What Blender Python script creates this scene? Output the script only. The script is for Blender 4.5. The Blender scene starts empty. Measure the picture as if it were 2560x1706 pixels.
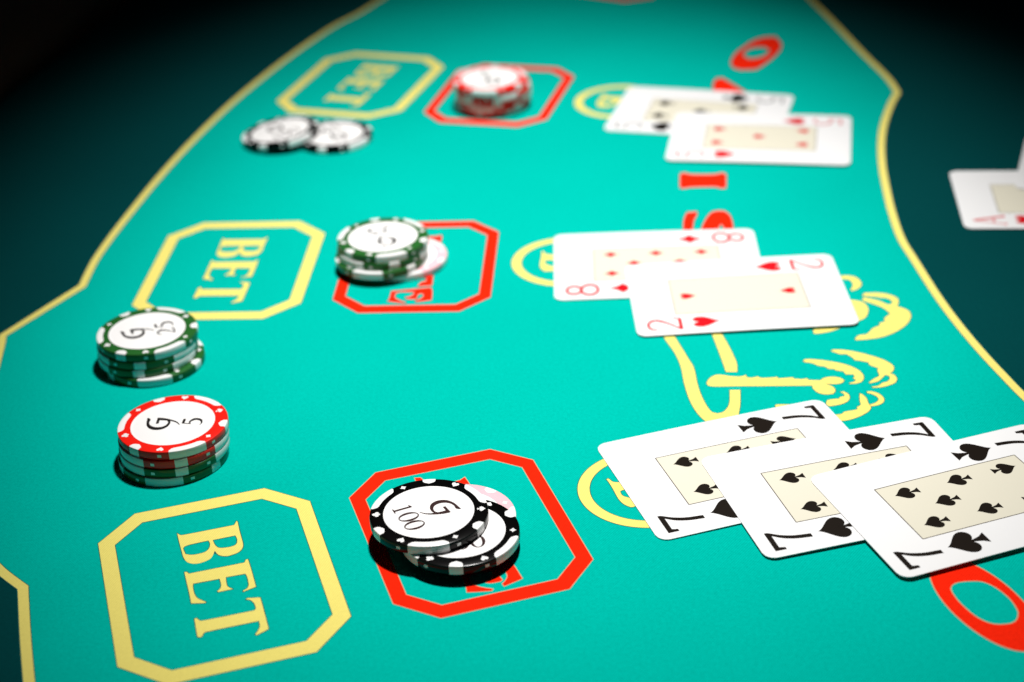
import bpy, math, random
from mathutils import Vector, Matrix, Quaternion
from mathutils.geometry import tessellate_polygon

random.seed(7)
MM = 0.001
sc = bpy.context.scene
COL = sc.collection
DATA = {
 'bet_size': [35.85,47.23,13.51],
 'bet_pose': [[-97.571,456.117,0.267],[-120.292,682.98,-0.079],[-74.958,904.331,-0.329]],
 'ante_size': [33.04,43.62,12.13],
 'ante_pose': [[-17.943,477.725,0.277],[-38.72,677.106,-0.073],[0.462,878.013,-0.282]],
 'bet_in': [30.64,41.0,10.19],
 'ante_in': [28.22,37.63,9.18],
 'B': [[(-9.96,30.46),(-9.47,29.53),(-8.55,28.72),(8.93,28.52),(10.03,30.6),(10.31,30.11),(10.12,24.48),(10.08,17.04),(9.58,14.47),(8.28,12.66),(6.38,11.82),(3.82,11.58),(1.52,13.06),(0.57,15.95),(-0.45,13.42),(-1.68,11.8),(-4.33,10.79),(-6.8,10.99),(-8.83,12.62),(-9.7,15.63),(-9.84,19.31),(-9.98,26.26)],[(-9.2,20.72),(-8.65,21.89),(-6.82,22.32),(-0.59,22.53),(-0.33,20.68),(-0.87,18.3),(-2.28,16.54),(-4.62,16.03),(-7.1,16.31),(-8.87,17.41)],[(0.81,22.29),(8.39,22.3),(8.63,19.88),(7.99,17.35),(6.58,16.48),(4.04,16.5),(2.12,17.2),(1.14,19.22)]],
 'E': [[(-10.49,7.46),(-9.76,7.37),(-9.23,6.13),(8.89,5.96),(9.53,7.42),(10.24,7.43),(10.34,0.3),(10.28,-8.34),(6.06,-9.53),(6.05,-8.93),(7.5,-8.18),(8.28,-6.33),(8.47,-2.07),(8.17,-0.22),(1.86,0.07),(1.58,-3.46),(1.81,-5.26),(3.02,-6.98),(-1.63,-6.99),(-1.69,-6.37),(-0.64,-5.22),(-0.11,-3.27),(-0.14,-0.07),(-8.61,0.25),(-8.92,-1.35),(-8.98,-4.74),(-8.51,-7.45),(-7.52,-9.07),(-6.02,-10.87),(-6.36,-11.24),(-10.54,-9.98),(-10.46,-3.78),(-10.5,3.54)]],
 'T': [[(-10.67,-18.24),(-9.94,-18.1),(-9.39,-19.35),(-8.62,-20.04),(7.81,-20.44),(8.46,-19.43),(8.33,-16.65),(7.44,-14.66),(6.25,-13.9),(6.67,-13.38),(10.65,-14.4),(10.65,-20.23),(10.49,-31.11),(9.44,-31.69),(6.63,-32.9),(6.12,-32.55),(7.51,-30.44),(8.18,-28.68),(8.32,-26.16),(-8.16,-25.98),(-8.94,-26.49),(-9.57,-27.69),(-10.33,-28.05),(-10.96,-27.51),(-10.83,-23.02)]],
 'redE': [[(-9.23,-24.71),(7.3,-21.72),(8.15,-25.14),(8.61,-33.16),(7.46,-33.58),(2.19,-35.02),(1.99,-33.67),(3.37,-32.47),(4.61,-30.61),(4.86,-28.46),(4.51,-27.45),(3.36,-27.36),(2.47,-28.25),(2.25,-30.33),(2.49,-31.54),(1.8,-32.14),(-1.21,-32.03),(-2.76,-31.28),(-2.4,-30.56),(-0.75,-29.63),(0.59,-27.71),(0.79,-25.7),(-5.37,-25.46),(-7.04,-26.83),(-7.25,-29.33),(-6.56,-31.3),(-4.62,-33.31),(-1.77,-35.23),(-2.27,-35.89),(-6.11,-34.95),(-9.73,-33.92),(-9.17,-30.74),(-9.09,-26.92)]],
 'redI': [[(-8.89,35.28),(-7.09,34.79),(-5.55,31.22),(4.41,27.38),(6.15,28.66),(7.46,29.39),(7.78,25.27),(7.58,19.27),(-9.19,25.71)]],
 'redbar': [[(2.27,28.01),(7.39,28.32),(7.69,22.54),(7.05,-4.37),(7.65,-20.02),(1.64,-20.59),(2.57,-17.07),(4.78,-15.56),(3.7,-5.87),(2.71,21.01)]],
 'circ': [[43.44,495.96,23.43],[25.15,673.25,23.75],[62.58,858.43,24.79]],
 'circ_in': [43.84,496.38,19.53],
 'D': [[(-11.05,9.79),(-10.34,10.19),(-9.95,9.22),(-9.31,7.41),(-6.86,6.47),(0.47,6.03),(0.76,3.87),(-0.39,-1.06),(-1.96,-5.1),(-4.35,-8.43),(-8.26,-9.08),(-9.26,-8.82),(-10.82,-6.15),(-11.3,-2.5),(-10.99,3.35),(-10.88,8.22)],[(-9.15,1.31),(-8.22,1.62),(-5.03,1.39),(-3.2,0.36),(-2.89,-1.76),(-4.21,-4.23),(-6.26,-4.76),(-8.18,-3.04),(-9.19,-1.79),(-9.43,-0.25)]],
 'Dang': [0.277,-0.073,-0.282],
 'O1': [[(128.25,911.12),(132.4,922.99),(137.98,932.35),(145.54,942.9),(152.26,947.15),(158.3,946.76),(159.36,934.31),(156.93,924.42),(152.47,915.01),(144.67,902.59),(139.53,896.07),(131.28,896.54),(127.78,901.4)],[(136.58,922.38),(140.08,928.97),(144.71,931.35),(148.99,931.22),(151.28,926.53),(150.51,921.57),(146.67,915.86),(142.06,913.3),(137.86,913.42),(136.3,917.39)]],
 'N': [[(112.92,868.27),(114.58,879.54),(116.92,885.05),(119.84,885.34),(122.37,879.6),(126.1,870.98),(130.07,861.79),(139.59,847.79),(116.96,850.92),(111.53,857.21)]],
 'I': [[(83.62,760.46),(85.57,761.68),(88.93,759.25),(99.66,757.9),(103.48,759.43),(105.08,757.77),(102.99,741.92),(101.12,741.27),(97.85,743.61),(86.53,744.48),(83.55,743.44),(81.88,744.52)]],
 'S': [[(78.53,699.29),(79.72,708.83),(81.99,716.78),(86.53,717.07),(85.85,713.01),(84.13,708.3),(82.49,698.82),(81.61,689.46),(82.73,684.67),(84.78,690.65),(86.38,698.37),(89.21,707.7),(92.92,715.47),(96.58,717.03),(99.23,716.05),(100.67,711.25),(100.82,704.7),(100.11,695.96),(98.29,685.97),(92.48,685.09),(95.13,692.59),(96.28,698.8),(96.19,701.21),(95.57,702.73),(94.65,700.91),(93.2,695.97),(89.46,682.35),(85.26,675.21),(80.04,675.81),(77.61,683.72)]],
 'O2': [[(147.91,400.8),(145.36,400.59),(142.54,401.57),(139.6,403.68),(136.68,406.81),(133.93,410.82),(131.49,415.5),(129.47,420.61),(127.98,425.9),(127.1,431.1),(126.86,435.96),(127.29,440.22),(128.35,443.68),(130.0,446.16),(132.15,447.54),(134.7,447.74),(137.52,446.77),(140.46,444.66),(143.38,441.52),(146.13,437.51),(148.57,432.84),(150.59,427.73),(152.08,422.44),(152.96,417.23),(153.2,412.38),(152.77,408.12),(151.71,404.66),(150.06,402.18)],[(131.61,432.09),(133.11,434.32),(135.73,435.28),(140.49,435.28),(143.09,434.28),(145.99,430.9),(148.34,425.68),(149.19,420.29),(148.73,417.33),(147.11,414.49),(144.46,413.23),(139.96,413.59),(136.2,416.85),(133.15,423.11),(131.69,428.58)]],
 'logo': [[(137.07,644.71),(138.71,646.65),(141.84,646.3),(144.61,644.15),(145.47,639.83),(144.99,637.1),(142.59,633.9),(140.16,632.78),(140.04,633.76),(141.39,636.8),(141.93,640.23),(141.17,642.84),(137.61,644.22)],[(143.67,628.3),(144.99,630.2),(150.56,629.86),(155.06,627.46),(157.14,624.12),(156.79,620.53),(155.53,617.6),(158.91,613.93),(159.29,609.31),(157.38,604.35),(153.9,599.61),(149.43,595.66),(144.01,592.73),(138.4,591.57),(133.89,591.42),(133.69,592.56),(135.83,595.2),(138.6,595.54),(140.57,597.84),(142.26,600.2),(145.39,602.16),(145.72,604.3),(148.18,605.32),(148.41,607.88),(151.5,611.45),(150.12,615.93),(147.23,619.83),(143.04,623.63),(143.34,626.02),(144.49,626.17),(149.18,623.23),(152.07,619.3),(153.67,619.53),(154.48,621.32),(153.9,623.53),(152.66,625.01),(150.59,625.51),(149.2,626.34),(146.84,627.0),(144.48,627.66)],[(135.73,624.42),(137.99,624.85),(140.05,624.22),(142.78,622.31),(143.81,618.2),(143.07,613.66),(141.08,609.3),(137.72,606.81),(133.95,608.76),(133.63,616.64)],[(118.92,601.38),(123.55,601.91),(128.99,601.85),(129.19,601.32),(124.88,599.24),(119.86,598.12),(118.56,598.64)],[(59.32,606.99),(63.36,607.85),(64.21,601.41),(65.72,593.15),(67.59,583.22),(68.82,575.96),(68.76,565.49),(69.12,556.39),(70.16,548.54),(71.51,543.51),(73.56,542.01),(75.93,543.08),(78.09,546.67),(79.22,550.95),(80.21,558.33),(84.04,557.95),(82.72,548.41),(81.45,542.55),(80.05,538.39),(75.44,535.11),(69.91,535.11),(67.61,539.05),(65.6,545.7),(64.36,554.63),(63.91,565.98),(64.03,577.62),(62.84,588.55),(60.36,599.3)],[(78.67,606.88),(82.58,606.98),(82.86,601.61),(84.18,592.48),(85.1,583.85),(85.46,577.83),(84.75,571.42),(80.56,571.84),(80.38,577.15),(79.74,590.48),(79.03,601.5)],[(72.4,564.56),(73.96,567.85),(76.54,569.91),(78.83,569.68),(82.14,568.42),(85.54,567.85),(87.7,568.8),(87.74,567.05),(89.68,566.51),(91.81,567.23),(93.35,565.92),(96.81,565.92),(99.16,566.14),(99.28,565.1),(101.87,565.07),(104.8,565.35),(105.18,564.16),(107.98,563.65),(110.05,564.02),(110.4,562.72),(114.6,562.08),(116.64,563.82),(119.59,564.22),(122.29,563.26),(123.51,561.19),(122.11,559.28),(119.15,558.78),(116.13,559.42),(118.28,557.17),(118.89,554.29),(117.58,551.85),(115.0,551.66),(112.41,553.03),(110.98,556.2),(111.0,558.57),(107.16,558.83),(95.86,559.73),(84.55,560.73),(74.32,561.52),(72.45,562.61)],[(110.94,577.62),(112.25,578.44),(116.22,577.68),(120.61,576.04),(124.88,573.83),(128.38,570.89),(130.59,567.4),(131.21,563.29),(129.97,559.98),(127.68,558.5),(125.09,558.41),(125.05,559.1),(126.77,559.72),(127.88,560.98),(127.04,562.55),(127.83,563.62),(127.6,565.38),(125.0,565.41),(124.35,568.02),(121.9,568.85),(121.26,570.08),(119.26,570.28),(118.15,572.16),(115.97,572.96),(114.02,575.17),(111.02,576.42)],[(122.65,583.88),(123.98,584.71),(128.0,584.06),(132.33,582.04),(136.47,579.2),(140.46,575.81),(143.15,571.98),(143.78,568.98),(142.77,566.17),(141.32,564.81),(142.72,563.29),(143.06,560.38),(141.79,557.66),(139.15,556.0),(136.06,554.84),(132.92,554.82),(132.67,555.52),(135.17,556.06),(137.31,558.11),(138.83,558.53),(140.43,560.65),(140.63,562.92),(139.34,563.62),(138.14,562.02),(135.87,559.39),(132.44,558.03),(132.32,558.83),(134.53,561.23),(136.97,563.29),(137.23,567.31),(137.87,568.99),(135.21,571.61),(135.07,573.75),(132.15,575.23),(130.24,575.9),(129.79,578.09),(127.99,580.91),(125.68,581.15),(124.16,582.51)],[(120.35,553.03),(121.79,553.11),(123.1,551.09),(123.02,548.33),(121.5,545.73),(118.65,544.04),(114.56,543.13),(113.76,544.84),(114.52,547.51),(117.17,548.13),(119.15,548.16),(119.63,549.21),(121.44,549.81),(121.47,551.47)],[(127.37,551.23),(128.26,550.03),(129.1,547.18),(128.99,543.91),(129.49,542.23),(128.84,539.58),(126.13,536.63),(121.7,533.86),(117.33,532.69),(114.1,534.59),(115.4,537.13),(117.95,537.41),(119.35,538.89),(122.83,539.63),(124.34,540.24),(124.45,541.63),(126.03,543.11),(126.29,545.81),(126.93,549.6)],[(130.13,552.29),(132.08,552.1),(134.24,550.22),(135.28,547.13),(134.71,544.44),(132.62,542.47),(129.38,541.69),(129.1,543.02),(131.19,543.69),(133.01,545.7),(133.19,547.89),(131.93,550.0),(130.1,551.29)],[(95.07,545.57),(96.02,546.24),(100.45,545.81),(105.2,545.68),(101.95,544.68),(98.41,543.61),(95.37,543.91)]],
 'left': [(-82.51,1028.52),(-98.64,1001.71),(-121.28,949.05),(-141.13,893.46),(-153.17,851.88),(-162.26,815.09),(-169.34,781.57),(-173.61,757.77),(-177.26,736.68),(-179.9,719.79),(-182.68,697.07),(-183.53,672.87),(-208.0,630.94),(-203.37,591.11),(-199.12,549.68),(-193.36,514.79),(-185.77,489.83),(-178.78,477.72),(-170.93,466.93),(-161.13,456.62),(-155.12,432.71),(-148.74,409.08),(-137.03,366.86)],
 'right': [(189.27,1009.9),(194.66,968.99),(201.12,912.77),(206.27,873.55),(206.79,851.73),(199.36,834.13),(190.34,807.93),(183.92,783.02),(178.75,755.38),(175.21,729.33),(172.55,705.89),(170.77,679.08),(171.75,656.97),(173.39,625.83),(175.84,600.46),(179.29,576.61),(182.62,558.73),(185.81,543.28),(192.46,516.85),(202.21,486.61)],
 'rail': [(-274.62,808.18),(-272.14,900.15),(-251.49,982.6),(-229.77,1077.37),(-210.0,1152.11)],
 'chips': {'front':[['pink',-21.07,479.73,3.3,80],['black',-20.04,466.57,6.6,54],['black',-30.03,473.57,9.899999999999999,-3]],'red':[['green',-123.13,530.87,3.3,-15],['green',-122.53,531.49,6.6,63],['red',-122.39,532.04,9.899999999999999,63],['red',-122.16,532.65,13.2,11]],'green':[['green',-140.88,601.27,3.3,-4],['green',-143.3,603.03,6.6,-75],['green',-143.14,603.48,9.899999999999999,47],['green',-142.73,603.88,13.2,24]],'mid':[['pink',-45.71,680.36,3.3,5],['green',-54.55,676.7,6.6,-20],['green',-53.7,678.6,9.899999999999999,-47],['green',-53.24,679.19,13.2,9]],'top':[['red',-4.22,863.32,3.3,40],['red',-3.36,862.08,6.6,-20],['red',-3.04,860.98,9.899999999999999,65],['red',-3.42,859.73,13.2,20],['red',-4.69,859.07,16.5,-10]],'pair':[['black',-84.95,825.22,3.3,-80],['black',-111.67,827.54,4.9,30]]},
 'face_ang': {'front':22.9,'red':174.5,'green':-163.4,'mid':-73.1},
 'cam': {'f':4355.493901483032,'pos':[0,0,332.94582591073925],'r':[0.9987516768554521,-0.02409477707679495,-0.04375533905756176],'u':[0.049950855632537795,0.48176750336247715,0.8748742679525229],'fw':[0.0,0.8759677587796854,-0.4823696565689999]},
 'cards': {'S1':[78.442,506.036,0.278],'S2':[113.007,491.038,0.235],'S3':[149.668,479.248,0.316],'H2':[93.488,632.987,0.003],'D8':[63.538,666.12,-0.042],'H5':[127.097,797.204,-0.198],'C5':[102.273,836.27,-0.296]},
}

# ------------------------------------------------------------------ camera
cd = bpy.data.cameras.new("camera")
cam = bpy.data.objects.new("camera", cd)
COL.objects.link(cam)
_c = DATA['cam']
R, U, FW = Vector(_c['r']), Vector(_c['u']), Vector(_c['fw'])
m = Matrix.Identity(4)
for i in range(3):
    m[i][0], m[i][1], m[i][2], m[i][3] = R[i], U[i], -FW[i], _c['pos'][i] * MM
cam.matrix_world = m
cd.sensor_fit = 'HORIZONTAL'
cd.sensor_width = 36.0
cd.lens = _c['f'] / 2560 * 36.0
cd.clip_start, cd.clip_end = 0.01, 20
cd.dof.use_dof = True
cd.dof.focus_distance = 0.588
cd.dof.aperture_fstop = 7.8
sc.camera = cam
# ------------------------------------------------------------------ light
w = bpy.data.worlds.new("World")
sc.world = w
w.use_nodes = True
bg = w.node_tree.nodes['Background']
bg.inputs[0].default_value = (0.75, 0.85, 1.0, 1)
bg.inputs[1].default_value = 0.009
ld = bpy.data.lights.new("table_lamp_light", 'SPOT')
ld.energy = 44
ld.color = (1.0, 0.98, 0.95)
ld.spot_size = 1.21
ld.spot_blend = 1.0
ld.shadow_soft_size = 0.028
lamp = bpy.data.objects.new("table_lamp_light", ld)
COL.objects.link(lamp)
lamp.location = (0.032, 0.686, 0.753)
lamp.rotation_euler = ((Vector((0.022, 0.652, 0)) - lamp.location).to_track_quat('-Z', 'Y') @ Quaternion((0, 0, 1), 0.35)).to_euler()
lamp.scale = (0.67, 1.0, 1.0)      # oblong beam of the table lamp
sc.view_settings.view_transform = 'Standard'
sc.view_settings.look = 'None'
sc.view_settings.exposure = 0
sc.view_settings.gamma = 1
sc.cycles.max_bounces = 8


# ------------------------------------------------------------------ materials
def mat(name, col, rough=0.5, spec=0.5, noise=0.0, nscale=900.0, weave=0.0, bump=0.0, coat=0.0, sheen=0.0, wear=0.0):
    """Principled material; noise = fine colour grain, weave = twill threads of the cloth, wear = broad worn patches."""
    M = bpy.data.materials.new(name)
    M.use_nodes = True
    nt = M.node_tree
    p = nt.nodes['Principled BSDF']
    p.inputs['Base Color'].default_value = (*col, 1)
    p.inputs['Roughness'].default_value = rough
    p.inputs['Specular IOR Level'].default_value = spec
    p.inputs['Coat Weight'].default_value = coat
    p.inputs['Sheen Weight'].default_value = sheen
    N, L = nt.nodes.new, nt.links.new
    if noise or weave or bump or wear:
        tc = N('ShaderNodeTexCoord')
        fac = None

        def add(a, b):
            if a is None:
                return b
            n = N('ShaderNodeMath'); n.operation = 'ADD'
            L(a, n.inputs[0]); L(b, n.inputs[1])
            return n.outputs[0]

        def centred(sock, k):
            n = N('ShaderNodeMath'); n.operation = 'MULTIPLY_ADD'
            L(sock, n.inputs[0]); n.inputs[1].default_value = k; n.inputs[2].default_value = -k / 2
            return n.outputs[0]
        if noise:
            t = N('ShaderNodeTexNoise'); t.inputs['Scale'].default_value = nscale; t.inputs['Detail'].default_value = 3
            L(tc.outputs['Object'], t.inputs['Vector'])
            fac = add(fac, centred(t.outputs['Fac'], noise))
        if wear:
            t = N('ShaderNodeTexNoise'); t.inputs['Scale'].default_value = 9; t.inputs['Detail'].default_value = 4
            L(tc.outputs['Object'], t.inputs['Vector'])
            fac = add(fac, centred(t.outputs['Fac'], wear))
        hgt = None
        if weave:
            mp = N('ShaderNodeMapping'); mp.inputs['Rotation'].default_value = (0, 0, math.radians(38))
            L(tc.outputs['Object'], mp.inputs['Vector'])
            t = N('ShaderNodeTexWave'); t.inputs['Scale'].default_value = 420; t.inputs['Distortion'].default_value = 1.2
            t.inputs['Detail'].default_value = 2; t.inputs['Detail Scale'].default_value = 3
            L(mp.outputs[0], t.inputs['Vector'])
            fac = add(fac, centred(t.outputs['Fac'], weave))
            hgt = t.outputs['Fac']
        if fac is not None:
            n = N('ShaderNodeMath'); n.operation = 'ADD'; n.inputs[1].default_value = 1.0
            L(fac, n.inputs[0])
            mx = N('ShaderNodeVectorMath'); mx.operation = 'SCALE'
            mx.inputs[0].default_value = col
            L(n.outputs[0], mx.inputs['Scale'])
            L(mx.outputs[0], p.inputs['Base Color'])
        if bump:
            b = N('ShaderNodeBump'); b.inputs['Strength'].default_value = bump; b.inputs['Distance'].default_value = 0.0002
            t = N('ShaderNodeTexNoise'); t.inputs['Scale'].default_value = 2200; t.inputs['Detail'].default_value = 2
            L(tc.outputs['Object'], t.inputs['Vector'])
            L(add(t.outputs['Fac'], hgt) if hgt else t.outputs['Fac'], b.inputs['Height'])
            L(b.outputs[0], p.inputs['Normal'])
    return M


CLOTH = dict(rough=1.0, spec=0.0, noise=0.34, nscale=800, weave=0.18, bump=0.5)
MAT = {
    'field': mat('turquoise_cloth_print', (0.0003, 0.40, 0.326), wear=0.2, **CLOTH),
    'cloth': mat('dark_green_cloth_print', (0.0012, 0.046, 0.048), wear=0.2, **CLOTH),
    'yellow': mat('yellow_ink', (0.75, 0.65, 0.165), wear=0.06, **{**CLOTH, 'noise': 0.16, 'weave': 0.14, 'bump': 0.35}),
    'redink': mat('red_ink', (0.84, 0.018, 0.004), wear=0.06, **CLOTH),
    'trap': mat('pale_ink_edge', (0.55, 0.30, 0.16), **CLOTH),
    'keyline': mat('dark_ink_edge', (0.02, 0.13, 0.11), **CLOTH),
    'leather': mat('brown_leather', (0.09, 0.03, 0.016), rough=0.45, bump=0.3, noise=0.3, nscale=200),
    'card': mat('card_stock', (0.73, 0.73, 0.735), rough=0.5, spec=0.15, noise=0.02, nscale=600),
    'panel': mat('cream_panel_ink', (0.64, 0.61, 0.50), rough=0.5, spec=0.15, noise=0.02, nscale=600),
    'cardblack': mat('black_card_ink', (0.009, 0.006, 0.004), rough=0.5, spec=0.06),
    'cardred': mat('red_card_ink', (0.55, 0.006, 0.012), rough=0.5, spec=0.06),
    'hair': mat('panel_hairline_ink', (0.06, 0.045, 0.03), rough=0.5),
    'black': mat('black_chip_clay', (0.0015, 0.0013, 0.0013), rough=0.22, spec=0.16, bump=0.02, noise=0.2, nscale=1500),
    'red': mat('red_chip_clay', (0.80, 0.012, 0.006), rough=0.28, spec=0.3, bump=0.03, noise=0.08, nscale=1500),
    'green': mat('green_chip_clay', (0.016, 0.105, 0.018), rough=0.28, spec=0.3, bump=0.03, noise=0.1, nscale=1500),
    'pink': mat('pink_chip_clay', (0.80, 0.46, 0.51), rough=0.28, spec=0.3, bump=0.03, noise=0.05, nscale=1500),
    'white': mat('white_chip_clay', (0.78, 0.775, 0.77), rough=0.3, spec=0.3, bump=0.05, noise=0.03, nscale=1500),
    'label': mat('white_chip_label', (0.80, 0.79, 0.785), rough=0.4, spec=0.15, noise=0.02, nscale=900),
    'chipink': mat('dark_chip_ink', (0.012, 0.010, 0.009), rough=0.5, spec=0.1),
    'chipbrown': mat('brown_chip_ink', (0.03, 0.012, 0.012), rough=0.5, spec=0.1),
}


# ------------------------------------------------------------------ mesh helpers (millimetres in, metres out)
def mesh(name, verts, faces, material, smooth=False):
    me = bpy.data.meshes.new(name)
    me.from_pydata([(x * MM, y * MM, z * MM) for x, y, z in verts], [], faces)
    me.materials.append(MAT[material])
    if smooth:
        me.polygons.foreach_set('use_smooth', [True] * len(me.polygons))
        me.set_sharp_from_angle(angle=math.radians(38))
    me.update()
    return me


def obj(name, me, parent=None, loc=(0, 0, 0), rz=0.0, label=None):
    o = bpy.data.objects.new(name, me)
    COL.objects.link(o)
    o.parent = parent
    o.location = [v * MM for v in loc]
    o.rotation_euler = (0, 0, rz)
    if label:
        o['label'] = label
    return o


def thing(name, label, cat, loc=(0, 0, 0), rot=(0, 0, 0), group=None):
    o = bpy.data.objects.new(name, None)
    COL.objects.link(o)
    o.empty_display_size = 0.01
    o.location = [v * MM for v in loc]
    o.rotation_euler = rot
    o['label'] = label
    o['category'] = cat
    if group:
        o['group'] = group
    return o


def smooth_loop(P, corner=52, n=4):
    """closed outline -> Catmull-Rom through the points, sharp corners kept"""
    P = [Vector(p) for p in P]
    k = len(P)
    sharp = []
    for i in range(k):
        a, b = P[i] - P[i - 1], P[(i + 1) % k] - P[i]
        sharp.append(a.length < 1e-6 or b.length < 1e-6 or math.degrees(a.angle(b)) > corner)
    out = []
    for i in range(k):
        p0, p1, p2, p3 = P[i - 1], P[i], P[(i + 1) % k], P[(i + 2) % k]
        d = (p2 - p1).length
        if sharp[i]:
            p0 = p1 - (p2 - p1)
        if sharp[(i + 1) % k]:
            p3 = p2 + (p2 - p1)
        t1 = (p2 - p0) * 0.5
        t2 = (p3 - p1) * 0.5
        for t in (t1, t2):
            if t.length > d * 1.1:
                t *= d * 1.1 / t.length
        for j in range(n):
            t = j / n
            a, b, c, e = 2 * t**3 - 3 * t**2 + 1, t**3 - 2 * t**2 + t, -2 * t**3 + 3 * t**2, t**3 - t**2
            out.append(p1 * a + t1 * b + p2 * c + t2 * e)
    return [tuple(v) for v in out]


def area(P):
    return sum(P[i - 1][0] * P[i][1] - P[i][0] * P[i - 1][1] for i in range(len(P))) / 2


def fill(loops, z=0.0, zf=None):
    """flat faces of an outline with holes"""
    loops = [list(l) for l in loops]
    if area(loops[0]) < 0:
        loops[0].reverse()
    for l in loops[1:]:
        if area(l) > 0:
            l.reverse()
    tris = tessellate_polygon([[Vector((x, y, 0)) for x, y in l] for l in loops])
    v = [p for l in loops for p in l]
    F = []
    for t in tris:
        a, b, c = (v[i] for i in t)
        F.append(tuple(t) if (b[0] - a[0]) * (c[1] - a[1]) - (b[1] - a[1]) * (c[0] - a[0]) > 0 else tuple(reversed(t)))
    return [(x, y, z + (zf(x, y) if zf else 0)) for x, y in v], F


def offset(P, d):
    """grow a closed outline by d (mitred)"""
    if area(P) < 0:
        P = list(reversed(P))
    out = []
    k = len(P)
    for i in range(k):
        a, b, c = Vector(P[i - 1]), Vector(P[i]), Vector(P[(i + 1) % k])
        u, v = (b - a).normalized(), (c - b).normalized()
        n = Vector((u.y, -u.x)) + Vector((v.y, -v.x))
        if n.length < 0.3:
            n = Vector((u.y, -u.x))
        n.normalize()
        q = b + n * min(d / max(0.45, n.dot(Vector((u.y, -u.x)))), d * 2 if d > 0 else 0) if d > 0 else b + n * d
        out.append((q.x, q.y))
    return out


def ribbon(path, closed=False):
    """polygon strip of varying width: path of (x, y, width)"""
    n = len(path)
    V, F = [], []
    for i, (x, y, wd) in enumerate(path):
        a = path[i - 1] if (i or closed) else path[i]
        b = path[(i + 1) % n] if (i < n - 1 or closed) else path[i]
        d = Vector((b[0] - a[0], b[1] - a[1])).normalized()
        k = 1.0
        if 0 < i < n - 1 or closed:
            u = Vector((x - a[0], y - a[1])).normalized()
            k = 1 / max(0.5, u.dot(d))
        h = wd / 2 * k
        V += [(x - d.y * h, y + d.x * h), (x + d.y * h, y - d.x * h)]
    for i in range(n if closed else n - 1):
        j = (i + 1) % n
        F.append((2 * i, 2 * i + 1, 2 * j + 1, 2 * j))
    return V, F


def dense(path, n=6):
    """smooth open path of (x, y, width)"""
    out = []
    k = len(path)
    for i in range(k - 1):
        p = [Vector(path[max(0, min(k - 1, i + q))]) for q in (-1, 0, 1, 2)]
        for j in range(n):
            t = j / n
            v = 0.5 * (2 * p[1] + (p[2] - p[0]) * t + (2 * p[0] - 5 * p[1] + 4 * p[2] - p[3]) * t * t + (3 * p[1] - p[0] - 3 * p[2] + p[3]) * t**3)
            out.append((v.x, v.y, max(0.05, v.z)))
    out.append(tuple(path[-1]))
    return out


def join(parts, z=0.0, xf=None, zf=None):
    V, F = [], []
    for pv, pf in parts:
        o = len(V)
        for p in pv:
            x, y = p[0], p[1]
            if xf:
                x, y = xf(x, y)
            V.append((x, y, z + (zf(x, y) if zf else 0)))
        F += [tuple(i + o for i in f) for f in pf]
    # keep normals up
    G = []
    for f in F:
        a, b, c = (V[f[i]] for i in (0, 1, 2))
        G.append(f if (b[0] - a[0]) * (c[1] - a[1]) - (b[1] - a[1]) * (c[0] - a[0]) >= 0 else tuple(reversed(f)))
    return V, G


# ------------------------------------------------------------------ the table and its printed cloth
table = thing('card_table', 'green casino card table with turquoise printed cloth and yellow border lines', 'table')
x0, x1, y0, y1, th = -640, 620, 200, 1900, 24
V = [(x0, y0, -0.12), (x1, y0, -0.12), (x1, y1, -0.12), (x0, y1, -0.12), (x0, y0, -th), (x1, y0, -th), (x1, y1, -th), (x0, y1, -th)]
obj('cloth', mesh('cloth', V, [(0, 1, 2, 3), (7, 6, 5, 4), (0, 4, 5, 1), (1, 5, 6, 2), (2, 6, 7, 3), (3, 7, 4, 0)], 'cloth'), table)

left, right = DATA['left'], DATA['right']


def extend(a, b, d):
    v = (Vector(a) - Vector(b)).normalized() * d
    return (a[0] + v.x, a[1] + v.y)


LT = left[:]
LT = [extend(left[0], left[2], d) for d in range(420, 0, -35)] + LT + [extend(left[-1], left[-2], d) for d in (30, 60, 90)]
RTp = [extend(right[0], right[1], d) for d in range(380, 0, -38)] + right + [extend(right[-1], right[-2], 120)]
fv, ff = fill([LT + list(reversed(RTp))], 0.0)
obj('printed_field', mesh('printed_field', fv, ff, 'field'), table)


def line_path(P, seams, wd):
    """smooth each run between the corner indices"""
    out = []
    runs = [0] + seams + [len(P) - 1]
    for a, b in zip(runs[:-1], runs[1:]):
        seg = [(x, y, wd) for x, y in P[a:b + 1]]
        s = dense(seg, 5) if len(seg) > 2 else seg
        out += s if not out else s[1:]
    return out


for P, seams in ((LT, [23, 24, 31]), (RTp, [14])):
    for nm, wd, z, mt in (('border_edge', 3.9, 0.03, 'keyline'), ('border_line', 3.3, 0.06, 'yellow')):
        rv, rf = ribbon(line_path(P, seams, wd))
        me = mesh(nm, *join([(rv, rf)], z), mt)
        o = obj(nm, me, table)
        if nm == 'border_edge':
            edge = o
    edge.parent = o


def octagon(hw, hh, c):
    return [(-hw, hh - c), (-hw + c, hh), (hw - c, hh), (hw, hh - c), (hw, -hh + c), (hw - c, -hh), (-hw + c, -hh), (-hw, -hh + c)]


def box(name, pose, size, inner, ink, edge_ink):
    loc, rz = (pose[0], pose[1], 0), pose[2]
    b = obj(name, mesh(name, *fill([octagon(*size), octagon(*inner)], 0.06), ink), table, loc, rz)
    e = 0.27
    g = [size[0] + e, size[1] + e, size[2] + e * 0.6]
    h = [inner[0] - e, inner[1] - e, inner[2] - e * 0.6]
    obj(name + '_edge', mesh(name + '_edge', *fill([octagon(*g), octagon(*h)], 0.03), edge_ink), b)
    return b


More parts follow.
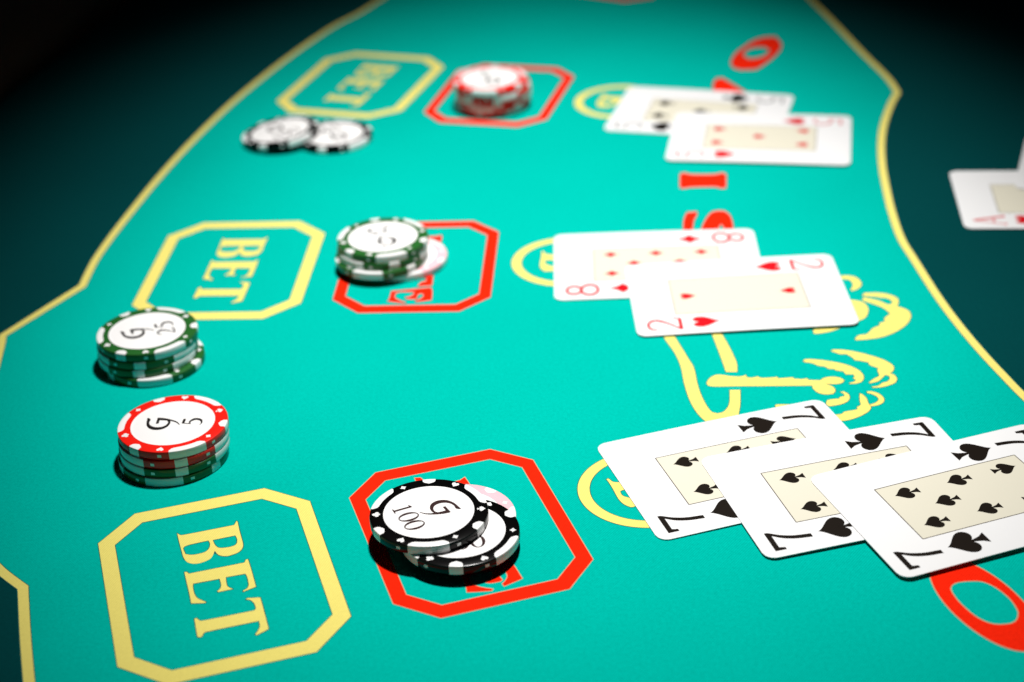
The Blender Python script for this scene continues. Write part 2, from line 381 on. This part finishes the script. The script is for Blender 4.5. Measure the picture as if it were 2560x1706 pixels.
def glyph(name, loops, ink, parent, edge_ink, corner=50, z=0.06, e=0.3):
    L = [smooth_loop(l, corner) for l in loops]
    o = obj(name, mesh(name, *fill(L, z), ink), parent)
    if edge_ink:
        E = [offset(L[0], e)] + [offset(l, -e) for l in L[1:]]
        obj(name + '_edge', mesh(name + '_edge', *fill(E, z - 0.03), edge_ink), o if o.parent is table else parent)
    return o


for pose in DATA['bet_pose']:
    b = box('bet_box', pose, DATA['bet_size'], DATA['bet_in'], 'yellow', 'keyline')
    for k in 'BET':
        glyph('letter', DATA[k], 'yellow', b, 'keyline')
FAR = [84.0, 1072.0, -0.55]
for i, pose in enumerate(DATA['ante_pose'] + [FAR]):
    ed = 'trap' if i == 0 else 'keyline'
    b = box('wager_box', pose, DATA['ante_size'], DATA['ante_in'], 'redink', ed)
    glyph('letter', DATA['redE'], 'redink', b, ed, z=0.07)
    glyph('letter', DATA['redI'], 'redink', b, ed, z=0.075)
    glyph('letter', DATA['redbar'], 'redink', b, ed, z=0.08)
r_in = DATA['circ_in'][2]
for (cx, cy, r), a in list(zip(DATA['circ'], DATA['Dang'])) + [((153.0, 1053.0, 24.0), -0.55)]:
    r = 23.6
    C = [(r * math.cos(t * math.pi / 36), r * math.sin(t * math.pi / 36)) for t in range(72)]
    Ci = [(r_in * math.cos(t * math.pi / 36), r_in * math.sin(t * math.pi / 36)) for t in range(72)]
    b = obj('printed_ring', mesh('printed_ring', *fill([C, Ci], 0.06), 'yellow'), table, (cx, cy, 0), a)
    obj('ring_edge', mesh('ring_edge', *fill([offset(C, 0.3), offset(list(Ci), -0.3)], 0.03), 'keyline'), b)
    glyph('letter', DATA['D'], 'yellow', b, 'keyline')
for k in ('O1', 'N', 'I', 'S', 'O2'):
    glyph('letter', DATA[k], 'redink', table, 'trap' if k == 'O2' else 'keyline', e=0.4)
emblem = None
for i in [4] + [j for j in range(13) if j != 4]:
    o = glyph('emblem' if i == 4 else 'palm_shape', [DATA['logo'][i]], 'yellow', emblem or table, None, corner=48)
    if emblem is None:
        emblem = o
    E = offset(smooth_loop(DATA['logo'][i], 48), 0.3)
    obj('emblem_edge', mesh('emblem_edge', *fill([E], 0.03), 'keyline'), emblem)

# padded armrest round the player side
rail = DATA['rail']
rp = [extend(rail[0], rail[1], 250)] + rail + [extend(rail[-1], rail[-2], 300)]
rp = dense([(x, y, 1) for x, y in rp], 8)
V, F = [], []
NS = 20
for i, (x, y, _) in enumerate(rp):
    a, b = rp[max(0, i - 1)], rp[min(len(rp) - 1, i + 1)]
    d = Vector((b[0] - a[0], b[1] - a[1])).normalized()
    n = Vector((-d.y, d.x))
    if n.x > 0:
        n = -n
    for k in range(NS):
        t = 2 * math.pi * k / NS
        rr = 46
        u = 44 + rr * math.cos(t) * (1.0)
        zz = 10 + rr * 0.62 * math.sin(t)
        V.append((x + n.x * u, y + n.y * u, zz))
for i in range(len(rp) - 1):
    for k in range(NS):
        F.append((i * NS + k, i * NS + (k + 1) % NS, (i + 1) * NS + (k + 1) % NS, (i + 1) * NS + k))
obj('padded_armrest', mesh('padded_armrest', V, F, 'leather', True), table)

# ------------------------------------------------------------------ suits (unit height, tip of the spade up)
def heart_loop(n=40):
    P = []
    for i in range(n):
        t = 2 * math.pi * i / n
        P.append((16 * math.sin(t)**3 / 29 * 1.02, (13 * math.cos(t) - 5 * math.cos(2 * t) - 2 * math.cos(3 * t) - math.cos(4 * t) + 2.5) / 29))
    return P


def suit(kind, wd, ht):
    if kind == 'heart':
        H = heart_loop()
        hx = max(p[0] for p in H); lo = min(p[1] for p in H); hi = max(p[1] for p in H)
        return [fill([[(p[0] / hx * wd / 2, ((p[1] - lo) / (hi - lo) - 0.5) * ht) for p in H]])]
    if kind == 'diamond':
        P = []
        q = [(0, .5), (.5, 0), (0, -.5), (-.5, 0)]
        for i in range(4):
            a, b = q[i], q[(i + 1) % 4]
            for j in range(5):
                t = j / 5
                k = 1 - 0.16 * math.sin(math.pi * t)
                P.append(((a[0] * (1 - t) + b[0] * t) * k * wd, (a[1] * (1 - t) + b[1] * t) * k * ht))
        return [fill([P])]
    stem = [(-0.03, -0.02), (-0.05, -0.2), (-0.10, -0.36), (-0.21, -0.5), (0.21, -0.5), (0.10, -0.36), (0.05, -0.2), (0.03, -0.02)]
    stem = [(x * wd * (1.0 if kind == 'club' else 1.15), y * ht) for x, y in stem]
    if kind == 'spade':
        H = heart_loop()
        hx = max(p[0] for p in H); lo = min(p[1] for p in H); hi = max(p[1] for p in H)
        body = [(-p[0] / hx * wd / 2, (0.5 - (p[1] - lo) / (hi - lo) * 0.72) * ht) for p in H]
        return [fill([body]), fill([stem])]
    out = [fill([stem])]
    for cx, cy in ((0, .24), (-.26, -.1), (.26, -.1)):
        out.append(fill([[(cx * wd + .25 * wd * math.cos(t * math.pi / 9), cy * ht + .25 * ht * math.sin(t * math.pi / 9)) for t in range(18)]]))
    return out


def ring(cx, cy, rx, ry, w0, w1=None, n=28):
    w1 = w0 if w1 is None else w1
    P = []
    for i in range(n):
        t = 2 * math.pi * i / n
        P.append((cx + rx * math.cos(t), cy + ry * math.sin(t), w1 + (w0 - w1) * math.cos(t)**2))
    return ribbon(P, True)


def bar(a, b, wd):
    return ribbon([(*a, wd), (*b, wd)])


def figure(ch):
    """card index figures about 14.5 mm tall, centred, up = +y"""
    if ch == '7':
        P = [(5.1, 7.2), (4.9, 5.9), (2.7, 2.6), (1.1, -1.6), (0.35, -7.2), (-1.5, -7.2), (-0.8, -2.0), (0.7, 2.2), (3.0, 5.35), (-3.5, 5.35), (-4.0, 3.4), (-5.2, 3.4), (-5.1, 7.2)]
        return [fill([smooth_loop(P, 40)])]
    if ch == '8':
        return [ring(0, 3.35, 3.5, 3.05, 1.8, 1.15), ring(0, -3.2, 4.5, 3.5, 1.9, 1.15)]
    if ch == '2':
        return [ribbon(dense([(-3.9, 3.3, .9), (-3.5, 5.3, 1.1), (-1.2, 6.5, 1.0), (1.6, 6.2, 1.1), (3.5, 4.4, 1.5), (3.3, 2.0, 1.5), (1.1, -1.0, 1.1), (-2, -4.0, .9), (-4.3, -6.2, .9)])),
                bar((-4.6, -6.3), (4.6, -6.3), 1.4), bar((4.3, -6.5), (4.9, -3.6), .9)]
    if ch == '5':
        return [bar((-3.2, 6.4), (3.9, 6.4), 1.0), bar((-3.0, 6.8), (-3.5, .3), .7),
                ribbon(dense([(-3.6, .4, .5), (-1, 1.7, .8), (2, 1.2, 1.0), (4, -1.8, 1.3), (2.8, -5.2, 1.0), (0, -6.6, .7), (-4, -5.4, .8)]))]
    return [bar((-4.0, -6.6), (0, 6.8), .7), bar((0, 6.8), (4.0, -6.6), 1.4), bar((-2.6, -2.0), (2.6, -2.0), .6),
            bar((-5.2, -6.7), (-2.8, -6.7), .6), bar((2.6, -6.7), (5.4, -6.7), .6)]


# ------------------------------------------------------------------ playing cards
CW, CL, CR, CT = 62.75, 88.0, 4.0, 0.28


def bow(x, y, k):
    return k * (1 - (x / 44.0)**2)


def card_mesh(k):
    xs = [-44, -43.6, -42.9, -42, -41, -40] + [-40 + 80 * i / 14 for i in range(1, 14)] + [40, 41, 42, 42.9, 43.6, 44]
    V, F = [], []
    for x in xs:
        d = max(0, abs(x) - (44 - CR))
        h = CW / 2 - CR + math.sqrt(max(0, CR**2 - d * d))
        if abs(x) == 44:
            h = CW / 2 - CR
        for z in (CT, 0):
            for y in (-h, h):
                V.append((x, y, z + bow(x, y, k)))
    n = len(xs)
    for i in range(n - 1):
        a, b = 4 * i, 4 * i + 4
        F += [(a, b, b + 1, a + 1), (a + 2, a + 3, b + 3, b + 2), (a, a + 2, b + 2, b), (a + 1, b + 1, b + 3, a + 3)]
    e = 4 * (n - 1)
    F += [(0, 1, 3, 2), (e, e + 2, e + 3, e + 1)]
    return mesh('card_stock', V, F, 'card')


BODY = card_mesh(0.25)
BK = 0.25


def zc(z):
    return lambda x, y: z + bow(x, y, BK)


PX, PY = 27.2, 15.4


def panel_mesh():
    V, F = [], []
    for i in range(11):
        x = -PX + 2 * PX * i / 10
        for y in (-PY, PY):
            V.append((x, y, zc(CT + 0.02)(x, y)))
    for i in range(10):
        F.append((2 * i, 2 * i + 2, 2 * i + 3, 2 * i + 1))
    return mesh('centre_panel', V, F, 'panel')


PANEL = panel_mesh()


def hair_mesh():
    V, F = [], []
    w_ = 0.16

    def strip(pts):
        o = len(V)
        for a, b in pts:
            V.extend([(a[0], a[1], zc(CT + 0.035)(*a)), (b[0], b[1], zc(CT + 0.035)(*b))])
        for i in range(len(pts) - 1):
            f = (o + 2 * i, o + 2 * i + 1, o + 2 * i + 3, o + 2 * i + 2)
            F.append(f)
    for s in (-1, 1):
        strip([((-PX + 2 * PX * i / 10, s * PY - w_), (-PX + 2 * PX * i / 10, s * PY + w_)) for i in range(11)])
        strip([((s * PX - w_, -PY), (s * PX + w_, -PY)), ((s * PX - w_, PY), (s * PX + w_, PY))])
    return mesh('panel_frame', V, F, 'hair')


HAIR = hair_mesh()
_mc = {}


def placed(kind, key, cx, cy, rot, ink, parts):
    """a printed piece bent with the card: rot turns glyph-up into the card"""
    k = (kind, key, cx, cy, rot, ink)
    if k not in _mc:
        c, s = math.cos(rot), math.sin(rot)
        _mc[k] = mesh(kind, *join(parts, 0, lambda x, y: (cx + x * c - y * s, cy + x * s + y * c), zc(CT + 0.045)), ink)
    return _mc[k]


LAY = {
    2: [(-20.2, 0, 1), (20.2, 0, -1)],
    5: [(-20, 9.6, 1), (-20, -7.8, 1), (0, 1.0, 1), (20, 9.6, -1), (20, -7.8, -1)],
    7: [(-18.4, 9.4, 1), (-18.4, -8.9, 1), (-8.6, 0.4, 1), (1.4, 9.4, 1), (1.4, -8.9, 1), (19.2, 9.4, -1), (19.2, -8.9, -1)],
    8: [(-19.5, 9.4, 1), (-19.5, -8.7, 1), (-9.8, 0.5, 1), (0, 9.4, 1), (0, -8.7, 1), (9.8, 0.5, -1), (19.5, 9.4, -1), (19.5, -8.7, -1)],
    1: [(0, 0, 1)],
}
BIG = {'spade': (11.6, 14.4), 'heart': (8.6, 11.4), 'diamond': (8.4, 11.4), 'club': (11, 13)}
SMALL = {'spade': (6.6, 9.2), 'heart': (4.8, 6.8), 'diamond': (5.2, 7.0), 'club': (7, 8)}


def card(key, pose, z, rank, kind, label, group, tilt=(0, 0)):
    x, y, a = pose
    t = thing('playing_card', label, 'playing card', (x, y, z), (tilt[0], tilt[1], a), group)
    obj('card_stock', BODY, t)
    obj('centre_panel', PANEL, t)
    obj('panel_frame', HAIR, t)
    ink = 'cardblack' if kind in ('spade', 'club') else 'cardred'
    up = math.pi / 2          # glyph up (+y) -> card -x
    ch = {1: 'A'}.get(rank, str(rank))
    for s in (1, -1):
        r = up if s > 0 else up - math.pi
        obj('rank_figure', placed('rank_figure', ch, -32.4 * s, -23.0 * s, r, ink, figure(ch)), t)
        obj('suit_mark', placed('suit_mark', kind, -15.4 * s, -22.4 * s, r, ink, suit(kind, *BIG[kind])), t)
    for px, py, s in LAY[rank]:
        sz = SMALL[kind] if rank > 1 else BIG[kind]
        obj('pip', placed('pip', kind, px, py, up if s > 0 else up - math.pi, ink, suit(kind, *sz)), t)
    return t


P = DATA['cards']
G7 = 'fanned sevens of spades'
card('S1', P['S1'], 0.15, 7, 'spade', 'seven of spades lying under two other sevens, beside the yellow ring', G7)
card('S2', P['S2'], 0.72, 7, 'spade', 'seven of spades in the middle of the fan of three sevens', G7)
card('S3', P['S3'], 1.3, 7, 'spade', 'seven of spades on top of the fan, over the big red letter O', G7)
card('D8', P['D8'], 0.15, 8, 'diamond', 'eight of diamonds partly under the two of hearts', 'middle hand of cards')
card('H2', P['H2'], 0.95, 2, 'heart', 'two of hearts lying on the eight of diamonds', 'middle hand of cards', (0.004, -0.006))
card('C5', P['C5'], 0.15, 5, 'spade', 'blurred black five of spades partly under a red five', 'far hand of cards')
card('H5', P['H5'], 0.90, 5, 'heart', 'blurred red five of hearts lying on a black five', 'far hand of cards')
ACE = (247.5, 710.5, -0.13)
card('A', ACE, 0.15, 1, 'heart', 'ace of hearts on the dark green cloth outside the yellow line', 'dealer cards')
card('B', (284.0, 736.8, -0.36), 0.95, 8, 'heart', 'second dealer card lying on the ace, cut off by the picture edge', 'dealer cards')

# ------------------------------------------------------------------ chips
CRAD, CH, BV = 19.55, 3.3, 0.4
LR = 0.765 * CRAD


def lathe(profile, n=72):
    V, F = [], []
    rings = []
    for r, z in profile:
        if r == 0:
            rings.append([len(V)]); V.append((0, 0, z))
        else:
            rings.append(list(range(len(V), len(V) + n)))
            V += [(r * math.cos(2 * math.pi * i / n), r * math.sin(2 * math.pi * i / n), z) for i in range(n)]
    for a, b in zip(rings[:-1], rings[1:]):
        for i in range(n):
            j = (i + 1) % n
            if len(a) == 1:
                F.append((a[0], b[j], b[i]))
            elif len(b) == 1:
                F.append((a[i], a[j], b[0]))
            else:
                F.append((a[i], a[j], b[j], b[i]))
    return V, F


def body_mesh(colour):
    pr = [(0, 0.02), (CRAD - BV, 0.02), (CRAD - BV * .3, 0.02 + BV * .3), (CRAD, BV), (CRAD, CH - BV), (CRAD - BV * .3, CH - BV * .3), (CRAD - BV, CH), (LR + .05, CH), (LR + .02, CH - .3), (0, CH - .3)]
    V, F = lathe(pr)
    return mesh('chip_body', V, F, colour, True)


BODYC = {c: body_mesh(c) for c in ('black', 'red', 'green', 'pink')}
lv, lf = lathe([(LR, CH - .3), (LR, CH + .015), (LR * .985, CH + .02), (LR * .965, CH - .03), (LR * .945, CH - .14), (LR * .93, CH - .10), (0, CH - .10)])
LABEL = mesh('centre_label', lv, lf, 'label', True)


def insert_mesh(half, inner, house):
    e = 0.03
    na = 14 if not house else 8
    V, F = [], []
    a = math.radians(half)
    for i in range(na + 1):
        t = -1 + 2 * i / na
        if house:
            ri = inner + (CRAD * 0.05) * abs(t)**1.1
            if abs(t) == 1:
                ri = inner + CRAD * 0.07
        else:
            ri = inner + (CRAD - BV - 0.5 - inner) * abs(t)**9
        prof = [(ri, CH + e), ((ri + CRAD - BV) / 2, CH + e), (CRAD - BV + e * .4, CH + e), (CRAD - BV * .3 + e * .8, CH - BV * .3 + e * .8), (CRAD + e, CH - BV), (CRAD + e, CH / 2), (CRAD + e, BV), (CRAD - BV * .3 + e, BV * .3)]
        c, s = math.cos(a * t), math.sin(a * t)
        V += [(r * c, r * s, z) for r, z in prof]
    m_ = 8
    for i in range(na):
        for j in range(m_ - 1):
            p = i * m_ + j
            F.append((p, p + 1, p + m_ + 1, p + m_))
    return mesh('edge_insert', V, F, 'white', True)


LONG = insert_mesh(20.0, 0.872 * CRAD, False)
SHORT = insert_mesh(6.6, 0.85 * CRAD, True)


def spot_mesh():
    V, F = [], []
    for i in range(5):
        t = math.radians(-2.1 + 4.2 * i / 4)
        for z in (1.15, 2.2):
            V.append(((CRAD + .03) * math.cos(t), (CRAD + .03) * math.sin(t), z))
    for i in range(4):
        F.append((2 * i, 2 * i + 2, 2 * i + 3, 2 * i + 1))
    return mesh('edge_spot', V, F, 'white')


SPOT = spot_mesh()
SUITS = {}
for k, wd, ht in (('diamond', 2.3, 2.3), ('spade', 2.5, 2.8), ('heart', 2.5, 2.5), ('club', 2.6, 2.6)):
    SUITS[k] = mesh('suit_mark', *join(suit(k, wd, ht), CH + 0.03, lambda x, y: (0.885 * CRAD + y, -x)), 'white')
SEQ = ['diamond', 'spade', 'heart', 'diamond', 'club', 'heart']

# lettering of the chip labels (mm, up = +y)
GG = [ribbon(dense([(3.3, 10.0, .5), (2.2, 9.3, 1.3), (.4, 9.2, 1.0), (-1.6, 8.5, 1.2), (-3.2, 7.0, 1.7), (-3.8, 5.0, 1.9), (-3.3, 3.0, 1.7), (-1.7, 1.7, 1.2), (.3, 1.4, .9), (1.8, 2.1, .9), (2.5, 3.4, 1.1)])),
      bar((-.5, 5.6), (3.6, 5.9), 1.0), ribbon(dense([(2.7, 5.8, 1.8), (2.5, 3.7, 1.5), (1.7, .8, .9), (.5, -1.3, .6), (-1.2, -2.7, .3)]))]


def dig(ch, x):
    if ch == '1':
        return [bar((x, -3.9), (x, -10.1), .95), bar((x - 1.3, -10.1), (x + 1.3, -10.1), .45), ribbon([(x - 1.3, -4.6, .3), (x + .3, -4.0, .6)])]
    if ch == '0':
        return [ring(x, -6.9, 2.0, 3.3, 1.1, .4)]
    if ch == '5':
        return [bar((x - .9, -3.7), (x + 2.0, -3.7), 1.0), bar((x - .9, -3.4), (x - 1.3, -6.6), .5),
                ribbon(dense([(x - 1.5, -6.4, .3), (x + .2, -6.0, .8), (x + 1.9, -7.4, 1.4), (x + 1.4, -9.5, 1.1), (x - .6, -10.4, .5), (x - 1.9, -9.9, .35)]))]
    return [ribbon(dense([(x - 1.9, -5.2, .4), (x - 1.2, -4.0, .6), (x + .6, -3.8, .8), (x + 1.7, -5.2, 1.3), (x + .9, -7.2, 1.0), (x - 1.0, -9.2, .5), (x - 1.9, -10.0, .4)])),
            bar((x - 2.0, -10.1), (x + 2.1, -10.1), .7), bar((x + 2.0, -10.2), (x + 2.3, -8.9), .4)]


FIG = {'black': [('1', -5.6), ('0', -.4), ('0', 4.8)], 'red': [('5', 0.8)], 'green': [('2', -3.6), ('5', 2.2)]}
_ch = {}


def chip_text(colour):
    if colour not in _ch:
        ink = 'chipbrown' if colour == 'black' else 'chipink'
        L = [('letter', mesh('letter', *join(GG, CH - 0.075), ink))]
        for c, x in FIG[colour]:
            L.append(('digit', mesh('digit', *join(dig(c, x), CH - 0.075), ink)))
        _ch[colour] = L
    return _ch[colour]


def chip(colour, x, y, ztop, phi, label, group, text_angle=None, top=True, rot=None):
    """phi: where a long insert sits, degrees from the side facing the viewer (positive to the right)"""
    base = math.degrees(math.atan2(-y, -x)) + phi
    t = thing('casino_chip', label, 'casino chip', (x, y, ztop - CH), rot or (0, 0, 0), group)
    obj('chip_body', BODYC[colour], t)
    obj('centre_label', LABEL, t)
    for k in range(6):
        a = math.radians(base + 60 * k)
        obj('edge_insert', LONG if k % 2 == 0 else SHORT, t, rz=a)
        b = math.radians(base + 60 * k + 30)
        obj('edge_spot', SPOT, t, rz=b)
        if top:
            obj('suit_mark', SUITS[SEQ[k]], t, rz=b)
    if text_angle is not None and colour in FIG:
        for nm, me in chip_text(colour):
            obj(nm, me, t, rz=math.radians(text_angle - 90))
    return t


C = DATA['chips']
FA = DATA['face_ang']


def stack(key, labels, group, top_angles, show):
    for i, (row, lab) in enumerate(zip(C[key], labels)):
        colour, x, y, z, phi = row
        chip(colour, x, y, z + 0.1, phi, lab, group, top_angles.get(i), i in show)


stack('front', ['pale pink chip at the bottom of the black chip pile on the front red box',
                'black 100 chip in the middle of the front pile, pushed out to the right',
                'black 100 chip on top of the front pile inside the red octagon'],
      'chips piled on the front red box', {1: 98, 2: FA['front']}, (0, 1, 2))
stack('red', ['lowest dark green chip under the red chips',
              'green chip directly under the two red chips',
              'second red chip from the top, under the one marked 5',
              'red chip marked 5 with a white face on top of its stack'],
      'stack of red and green chips', {3: FA['red']}, (3,))
stack('green', ['lowest green chip, sticking out to the right beside the near yellow box corner',
                'third green chip from the top in the stack at the left',
                'second green chip from the top in the stack at the left',
                'green 25 chip on top of the left stack by the yellow BET box corner'],
      'green chips stacked at the left', {3: FA['green']}, (0, 3))
stack('mid', ['pale pink chip under the green stack on the middle red box',
              'lowest green chip, resting on the pink chip in the middle red box',
              'second green chip from the top on the middle red box',
              'slightly blurred green 25 chip on top of the stack on the middle red box'],
      'chips stacked on the middle red box', {3: FA['mid']}, (0, 1, 2, 3))
stack('top', ['lowest blurred red chip of the far stack', 'second lowest blurred red chip of the far stack',
              'middle blurred red chip of the five in the far stack', 'blurred red chip just under the top one of the far stack',
              'blurred red chip on top of the far stack in the red box'],
      'red chips stacked on the far red box', {4: -80}, (3, 4))
c0, c1 = C['pair']
chip('black', c0[1], c0[2], c0[3] + 0.1, c0[4], 'blurred black chip lying flat at the right of the far pair', 'pair of far black chips', -60)
t = chip('black', c1[1], c1[2], 0, c1[4], 'blurred black chip tilted onto its right-hand neighbour', 'pair of far black chips', 120)
_d = Vector((c0[1] - c1[1], c0[2] - c1[2], 0)).normalized()
_tilt = math.asin(3.6 / (CRAD * 2 - 9.0))
t.rotation_euler = Matrix.Rotation(_tilt, 3, Vector((_d.y, -_d.x, 0))).to_euler()
t.location = (c1[1] * MM, c1[2] * MM, (0.12 + CRAD * math.sin(_tilt)) * MM)
